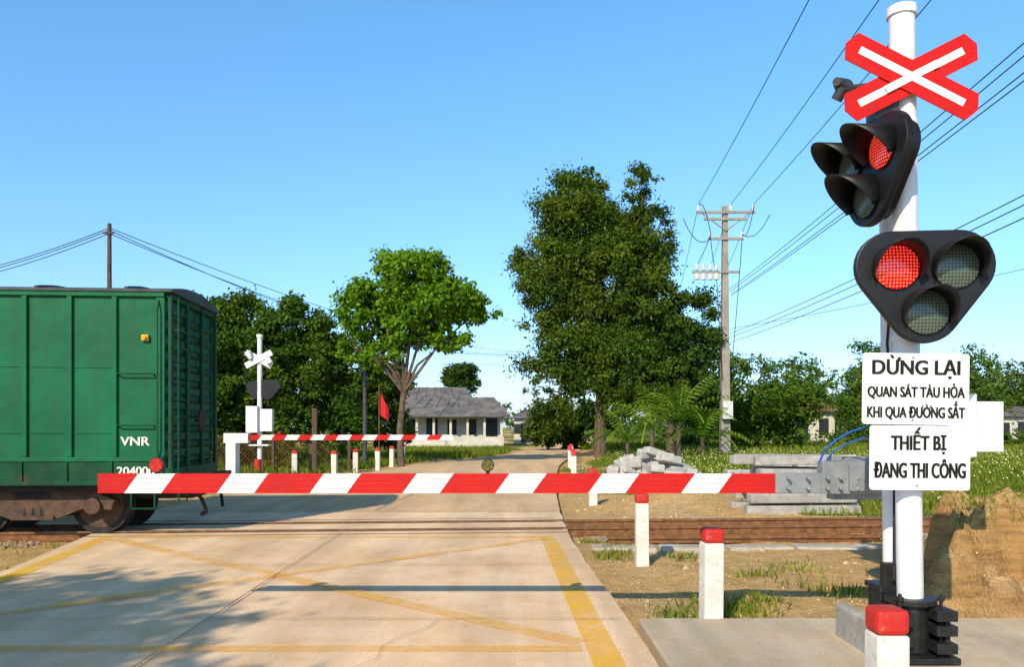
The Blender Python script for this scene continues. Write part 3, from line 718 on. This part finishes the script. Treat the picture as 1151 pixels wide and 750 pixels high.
# ------------------------------------------------------------ houses
def house(name,x0,x1,y0,y1,eave,ridge,roofm,cols=0,wallm='wall',over=.5,hipf=.7):
    e=empty(name); b=MB(); b.bb((x0,y0,-.3),(x1,y1,eave)); b.build('walls',[wallm],e)
    b=MB(); rx=(y1-y0)/2*hipf; ym=(y0+y1)/2
    a=[(x0-over,y0-over,eave-.05),(x1+over,y0-over,eave-.05),(x1+over,y1+over,eave-.05),(x0-over,y1+over,eave-.05),(x0+rx,ym,ridge),(x1-rx,ym,ridge)]
    b.add(a,[(0,1,5,4),(1,2,5),(2,3,4,5),(3,0,4),(0,3,2,1)])
    n=int((x1-x0)/.9)
    for i in range(1,n):
        t=i/n; p=Vector(a[0]).lerp(Vector(a[1]),t); q=Vector(a[4]).lerp(Vector(a[5]),t); o=Vector((0,-.02,.04)); b.cyl(p+o,q+o,.035,.035,4)
    b.build('roof',[roofm],e)
    b=MB(); w=x1-x0; n=max(3,int(w/1.6))
    for i in range(n):
        cx=x0+w*(i+.5)/n
        if i%3==1: b.bb((cx-.5,y0-.03,0),(cx+.5,y0-.003,eave-.5))
        else: b.bb((cx-.4,y0-.03,.9),(cx+.4,y0-.003,eave-.6))
    b.build('doors_and_windows',['window'],e)
    if cols:
        b=MB()
        for i in range(cols+1):
            cx=x0+w*i/cols; b.bb((cx-.10,y0-1.5,-.2),(cx+.10,y0-1.3,eave-.35))
        b.build('veranda_columns',['wall'],e)
        b=MB(); b.add([(x0-.6,y0-2.2,eave-.35),(x1+.6,y0-2.2,eave-.35),(x1+.4,y0-.5,eave+.40),(x0-.4,y0-.5,eave+.40)],[(0,1,2,3)]); b.build('veranda_roof',[roofm],e,solid=.08)
        b=MB(); b.bb((x0-.2,y0-1.75,-.2),(x1+.2,y0-1.65,.75)); b.build('veranda_wall',['wall'],e)
    return e
house('farm_house',-9.6,-.9,70,76,2.85,4.3,'tile',6,hipf=.25)
house('farm_house',-14,-4.4,84,90,4.2,5.9,'tile',0,hipf=.2)
house('farm_house',21.2,26.6,66,72,2.9,4.7,'tilered',0)
house('farm_house',46,56,76,82,2.6,3.6,'tile',0)
house('farm_house',.2,2.6,80,84,2.5,3.3,'tile',0)

# ------------------------------------------------------------ vegetation
def leaves(clumps,n,size,seed,density_sub=1.0,spread=.36,aspect=.5,up=.35):
    rg=np.random.default_rng(seed)
    cl=np.array(clumps,float); vol=cl[:,3]*cl[:,4]*cl[:,5]; vol=vol**.75; pr=vol/vol.sum()
    nsub=max(len(cl)*6,int(len(cl)*16*density_sub))
    ci=rg.choice(len(cl),nsub,p=pr)
    d=rg.normal(size=(nsub,3)); d/=np.linalg.norm(d,axis=1)[:,None]
    r=rg.uniform(.25,1.0,nsub)**.6
    sc_=cl[ci,:3]+d*r[:,None]*cl[ci,3:6]*.92
    sr=spread*np.cbrt(cl[ci,3]*cl[ci,4]*cl[ci,5])*rg.uniform(.5,1.25,nsub)
    sb=rg.uniform(0,1,nsub)
    w=sr**2; si=rg.choice(nsub,n,p=w/w.sum())
    dd=rg.normal(size=(n,3)); dd/=np.linalg.norm(dd,axis=1)[:,None]
    rr=rg.uniform(0,1,n)**.5*(1+.32*rg.normal(size=n))
    P=sc_[si]+dd*(rr*sr[si])[:,None]*np.array([1,1,.75])
    nrm=dd*.7+rg.normal(size=(n,3))*.6+np.array([0,0,up]); nrm/=np.linalg.norm(nrm,axis=1)[:,None]
    t=np.cross(nrm,rg.normal(size=(n,3))); t/=np.linalg.norm(t,axis=1)[:,None]; bt=np.cross(nrm,t)
    s=size*rg.uniform(.6,1.4,n)[:,None]
    V=np.stack([P-t*s*.5,P+bt*s*aspect*.5,P+t*s*.5-nrm*s*.1,P-bt*s*aspect*.5],1).reshape(-1,3)
    V[:,2]=np.maximum(V[:,2],-.05)
    F=np.arange(4*n).reshape(n,4)
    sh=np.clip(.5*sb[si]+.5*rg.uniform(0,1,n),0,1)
    return V,F,sh
def tree(name,x,y,trunk,clumps,n,size,mat,seed,tr_r=.25,**k):
    e=empty(name); rg=random.Random(seed)
    cl=[(x+c[0],y+c[1],c[2],c[3],c[4],c[5]) for c in clumps]
    V,F,sh=leaves(cl,n,size,seed,**k); npmesh('crown',V,F,M[mat],sh,e)
    b=MB(); fz=trunk
    pts=[Vector((x,y,-.2)),Vector((x+rg.uniform(-.15,.15),y,fz*.5)),Vector((x+rg.uniform(-.2,.2),y,fz))]
    b.cyl(pts[0],pts[1],tr_r*1.25,tr_r,10); b.cyl(pts[1],pts[2],tr_r,tr_r*.85,10)
    for c in cl:
        t=Vector(c[:3]); m=pts[2].lerp(t,.5)+Vector((rg.uniform(-.3,.3)-.15*(t.x-x),rg.uniform(-.3,.3),.02*(t-pts[2]).length))
        b.cyl(pts[2],m,tr_r*.6,tr_r*.4,7); b.cyl(m,t,tr_r*.4,tr_r*.14,7)
        for q in range(4):
            q2=t+Vector((rg.uniform(-.8,.8)*c[3],rg.uniform(-.8,.8)*c[4],rg.uniform(-.2,.8)*c[5])); b.cyl(m.lerp(t,.6),q2,tr_r*.16,tr_r*.05,5)
    b.build('trunk_and_limbs',['bark'],e,smooth=True)
    return e
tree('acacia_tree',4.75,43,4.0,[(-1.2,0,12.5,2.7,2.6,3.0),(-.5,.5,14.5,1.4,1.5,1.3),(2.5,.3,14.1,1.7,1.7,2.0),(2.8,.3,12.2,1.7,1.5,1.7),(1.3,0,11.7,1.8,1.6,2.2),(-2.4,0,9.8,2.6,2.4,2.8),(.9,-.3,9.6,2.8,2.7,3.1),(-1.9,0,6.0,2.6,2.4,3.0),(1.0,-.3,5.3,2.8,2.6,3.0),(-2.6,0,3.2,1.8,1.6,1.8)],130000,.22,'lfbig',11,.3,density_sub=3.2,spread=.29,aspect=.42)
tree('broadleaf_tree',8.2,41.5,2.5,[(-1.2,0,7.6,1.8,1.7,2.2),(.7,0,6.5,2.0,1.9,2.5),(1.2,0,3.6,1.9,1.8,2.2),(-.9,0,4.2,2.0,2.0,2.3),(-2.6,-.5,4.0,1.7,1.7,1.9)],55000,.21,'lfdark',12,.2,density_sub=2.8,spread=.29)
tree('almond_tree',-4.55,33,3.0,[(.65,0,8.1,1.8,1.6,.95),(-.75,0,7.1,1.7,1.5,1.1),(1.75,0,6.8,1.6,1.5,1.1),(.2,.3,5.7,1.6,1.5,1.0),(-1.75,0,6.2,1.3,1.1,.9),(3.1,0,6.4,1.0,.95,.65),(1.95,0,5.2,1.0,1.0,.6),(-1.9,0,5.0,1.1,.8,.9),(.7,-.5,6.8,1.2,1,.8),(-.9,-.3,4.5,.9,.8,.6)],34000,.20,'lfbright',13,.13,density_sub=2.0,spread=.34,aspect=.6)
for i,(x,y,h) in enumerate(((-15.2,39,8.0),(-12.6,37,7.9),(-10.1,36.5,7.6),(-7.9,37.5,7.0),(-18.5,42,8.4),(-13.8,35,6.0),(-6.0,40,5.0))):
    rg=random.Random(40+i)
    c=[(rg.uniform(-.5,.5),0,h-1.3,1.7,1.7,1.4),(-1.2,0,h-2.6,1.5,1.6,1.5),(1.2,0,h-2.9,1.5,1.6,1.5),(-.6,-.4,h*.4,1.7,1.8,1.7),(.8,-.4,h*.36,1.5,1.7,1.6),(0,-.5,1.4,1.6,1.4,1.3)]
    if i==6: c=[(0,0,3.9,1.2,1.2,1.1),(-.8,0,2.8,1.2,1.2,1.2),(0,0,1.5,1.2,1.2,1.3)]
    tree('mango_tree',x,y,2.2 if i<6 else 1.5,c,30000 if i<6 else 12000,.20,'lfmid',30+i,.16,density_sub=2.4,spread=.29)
def mass(name,pts,n,size,mat,seed,ds=2.2):
    V,F,sh=leaves(pts,n,size,seed,density_sub=ds,spread=.3); return npmesh(name,V,F,M[mat],sh)
rg=random.Random(8)
P=[]
for i in range(36):
    x=18+i*1.9+rg.uniform(-1,1); y=80+rg.uniform(-5,8); h=rg.uniform(7.6,12)
    P.append((x,y,h*.68,2.4,2.5,h*.32)); P.append((x+rg.uniform(-1,1),y-1,h*.3,2.8,2.2,h*.33)); P.append((x+1,y+2,h*.45,2.6,2.2,h*.3))
mass('distant_trees',P,120000,.38,'lffar',50,2.8)
P=[]
for i in range(60):
    x=-75+i*2.7+rg.uniform(-1,1); y=125+rg.uniform(-10,10); h=rg.uniform(4.5,7)
    P.append((x,y,h*.5,3,2.5,h*.5))
for i in range(20):
    P.append((60+i*4,120,5,4,3,5)); 
mass('distant_trees',P,60000,.6,'lffar',51)
P=[]
for i in range(14):
    x=11.2+i*.55; P.append((x,50+rg.uniform(-3,5),rg.uniform(1.3,3.2),1.5,1.5,rg.uniform(1.2,2.2)))
for i in range(12):
    P.append((20+i*1.6,56+rg.uniform(-2,2),.7,1.3,1.2,rg.uniform(.5,1.0)))
for i in range(5): P.append((26.8+i*1.4,63,2.4,1.4,1.3,2.2))
mass('shrubs',P,40000,.25,'lfmid',52)
P=[]
for i in range(7): P.append((1.6+i*.8+rg.uniform(-.3,.3),56+rg.uniform(-2,2),rg.uniform(1.4,2.4),1.2,1.2,rg.uniform(1.2,2.0)))
mass('shrubs',P,14000,.28,'lfdark',53)
tree('round_tree',-6.1,96,3,[(0,0,7.8,2.3,2,1.8),(-1.2,0,7.0,1.4,1.3,1.3),(1.3,0,6.9,1.5,1.3,1.4)],9000,.35,'lfdark',54,.2,density_sub=2)
P=[(-15,31.5,.6,1.2,.8,.8),(-13,31,.5,1.5,.8,.7),(-10.8,31.5,.6,1.2,.8,.8),(-9,31.8,.5,1.3,.7,.7),(-7.2,32,.5,1.0,.7,.6)]
mass('shrubs',P,9000,.16,'lfdark',55)
tree('shade_tree',-8.2,-3.5,3.0,[(0,0,6.2,2.0,1.8,1.2),(1.6,.3,5.6,1.3,1.3,.8),(-1.5,.5,6.6,1.5,1.5,1.0),(2.9,-.8,5.9,1.0,1.0,.6),(2.2,-2.6,6.2,1.2,1.1,.7),(-.5,1.5,6.6,1.4,1.2,.8)],8500,.22,'lfdark',60,.2,density_sub=1.6)
tree('shade_tree',-12.5,-1.5,3.0,[(0,0,5.8,2.0,1.8,1.3),(1.8,0,6.4,1.3,1.3,1.0)],6000,.22,'lfdark',61,.2,density_sub=1.6)
def palm(x,y,h,seed,nf=11,fl=2.2):
    e=empty('palm_tree'); rg=random.Random(seed); b=MB(); b.cyl((x,y,-.1),(x,y,h),.12,.09,8); b.build('trunk',['bark'],e)
    V=[];F=[];S=[]
    for k in range(nf):
        a=k*2*math.pi/nf+rg.uniform(-.2,.2); el=rg.uniform(.5,1.25); p=Vector((x,y,h)); d=Vector((math.cos(a)*math.cos(el),math.sin(a)*math.cos(el),math.sin(el)))
        st=fl/14
        for i in range(15):
            q=p+d*st; side=Vector((-math.sin(a),math.cos(a),0)); ll=.6*math.sin(math.pi*(i+1)/16.5)+.08
            for s in(-1,1):
                o=len(V); tip=p+side*s*ll*.8+d*ll*.35+Vector((0,0,-ll*.4)); 
                V+= [tuple(p),tuple(p+d*.09),tuple(tip),tuple(p+d*.03-Vector((0,0,.03)))]; F.append((o,o+1,o+2,o+3)); S.append(rg.random())
            o=len(V); V+=[tuple(p+side*.03),tuple(p-side*.03),tuple(q-side*.03),tuple(q+side*.03)];F.append((o,o+1,o+2,o+3));S.append(.8)
            p=q; d=(d+Vector((0,0,-.11))).normalized()
    npmesh('fronds',np.array(V),np.array(F),M['lfpalm'],np.array(S),e)
palm(6.3,36,1.5,1,14,2.9); palm(7.6,36.5,1.8,2,14,3.0); palm(5.4,37.5,.9,3,12,2.2); palm(8.8,37,1.1,4,12,2.4)
def grassfield(name,pts,seed,hmin,hmax,wd):
    rg=np.random.default_rng(seed); pts=np.array(pts); n=len(pts)
    h=rg.uniform(hmin,hmax,n); a=rg.uniform(0,6.28,n); lean=rg.uniform(.1,.6,n)*h
    la=rg.uniform(0,6.28,n)
    side=np.stack([np.cos(a),np.sin(a),np.zeros(n)],-1)*(wd*rg.uniform(.6,1.4,n))[:,None]
    tip=pts+np.stack([np.cos(la)*lean,np.sin(la)*lean,h],-1)
    mid=pts+np.stack([np.cos(la)*lean*.35,np.sin(la)*lean*.35,h*.6],-1)
    V=np.stack([pts-side,pts+side,mid+side*.7,tip],1).reshape(-1,3)
    F=np.arange(4*n).reshape(n,4)
    return npmesh(name,V,F,M['grassblade'],rg.uniform(0,1,n))
def scatter(n,x0,x1,y0,y1,thr,seed):
    rg=np.random.default_rng(seed); out=[]
    for x,y in zip(rg.uniform(x0,x1,n),rg.uniform(y0,y1,n)):
        l,r=road_lr(y)
        if l-.05<x<r+.1: continue
        if y<6.85 and x>.5: continue
        if abs(y-track_c(x))<1.0: continue
        gv=grass_a(x,y)+fn(x,y,1.6,2)*.35+fn(x,y,5,2)*.15
        if gv>thr: out.append((x,y,ground_h(x,y)-.01))
    return out
grassfield('grass',scatter(60000,1.0,9,6.9,12,.13,1),2,.02,.09,.004)
grassfield('grass',scatter(30000,-13,-5.2,6,16,.12,2),3,.04,.13,.005)
grassfield('grass',scatter(100000,1.5,30,14.5,42,.30,3),4,.07,.22,.013)
grassfield('grass',scatter(45000,-22,0,21,62,.25,4),5,.12,.40,.018)
grassfield('grass',scatter(40000,2,60,42,75,.2,6),6,.15,.45,.03)
pts=[]
rg2=np.random.default_rng(9)
for cx,cy,rr,nn in((1.95,7.35,.22,450),(1.45,7.15,.12,110),(2.35,7.6,.12,110),(3.3,8.2,.22,200),(3.3,9.5,.22,120),(1.3,10.4,.15,150),(2.7,9.0,.12,90),(1.75,6.98,.12,150),(2.2,10.2,.12,90),(5.6,9.0,.5,700),(6.8,9.2,.7,900)):
    for k in range(nn):
        x=cx+rg2.normal()*rr;y=cy+rg2.normal()*rr
        if y>6.8: pts.append((x,y,ground_h(x,y)-.01))
grassfield('weeds',pts,10,.04,.13,.006)
fl=[p for p in scatter(7000,5,34,16,50,.45,12) if random.random()<.6]
fl=np.array(fl); n=len(fl); rg3=np.random.default_rng(3)
c=fl+np.stack([np.zeros(n),np.zeros(n),rg3.uniform(.10,.25,n)],-1); s=rg3.uniform(.010,.022,n)[:,None]
u=np.array([1,0,.2]);v=np.array([0,.5,1.])
V=np.stack([c-u*s,c-v*s,c+u*s,c+v*s],1).reshape(-1,3)
npmesh('wildflowers',V,np.arange(4*n).reshape(n,4),M['flower'])

# ------------------------------------------------------------ light, sky, camera
el=R(33); sund=Vector((-.42,-.9,0)).normalized()*math.cos(el)+Vector((0,0,math.sin(el)))
ld=bpy.data.lights.new('sun','SUN'); ld.energy=5.0; ld.angle=R(.55); ld.color=(1,.87,.66)
so=bpy.data.objects.new('sun',ld); col.objects.link(so); so.rotation_euler=(-sund).to_track_quat('-Z','Y').to_euler(); so.location=(-10,-20,20)
wd=bpy.data.worlds.new('World'); sc.world=wd; wd.use_nodes=True; nt=wd.node_tree; bg=nt.nodes['Background']
sk=nt.nodes.new('ShaderNodeTexSky'); sk.sky_type='NISHITA'; sk.sun_disc=False; sk.sun_elevation=el; sk.sun_rotation=math.atan2(sund.x,sund.y)%(2*math.pi)
sk.air_density=1.0; sk.dust_density=.6; sk.ozone_density=1.6
tc=nt.nodes.new('ShaderNodeTexCoord'); sp=nt.nodes.new('ShaderNodeSeparateXYZ'); nt.links.new(tc.outputs['Generated'],sp.inputs[0])
rp=ramp(nt,sp.outputs['Z'],[(0,(.47,.58,.88)),(.08,(.48,.62,.90)),(.22,(.50,.72,.90)),(.46,(.50,.86,.98)),(.62,(.30,.40,.44)),(1,(.26,.34,.37))])
cm=mix(nt,1.0,sk.outputs[0],rp.outputs[0],'MULTIPLY')
vm=nt.nodes.new('ShaderNodeVectorMath'); vm.operation='SCALE'; vm.inputs['Scale'].default_value=1.8; nt.links.new(cm,vm.inputs[0])
nt.links.new(vm.outputs[0],bg.inputs['Color']); bg.inputs['Strength'].default_value=.15
cd=bpy.data.cameras.new('camera'); cam=bpy.data.objects.new('camera',cd); col.objects.link(cam)
cam.location=(0,0,1.6); cam.rotation_euler=(math.pi/2,0,0); cd.sensor_width=36; cd.lens=900/1151*36; cd.shift_y=105/1151; cd.clip_end=3000; cd.clip_start=.05
sc.camera=cam
sc.view_settings.view_transform='Standard'; sc.view_settings.look='None'; sc.view_settings.exposure=0
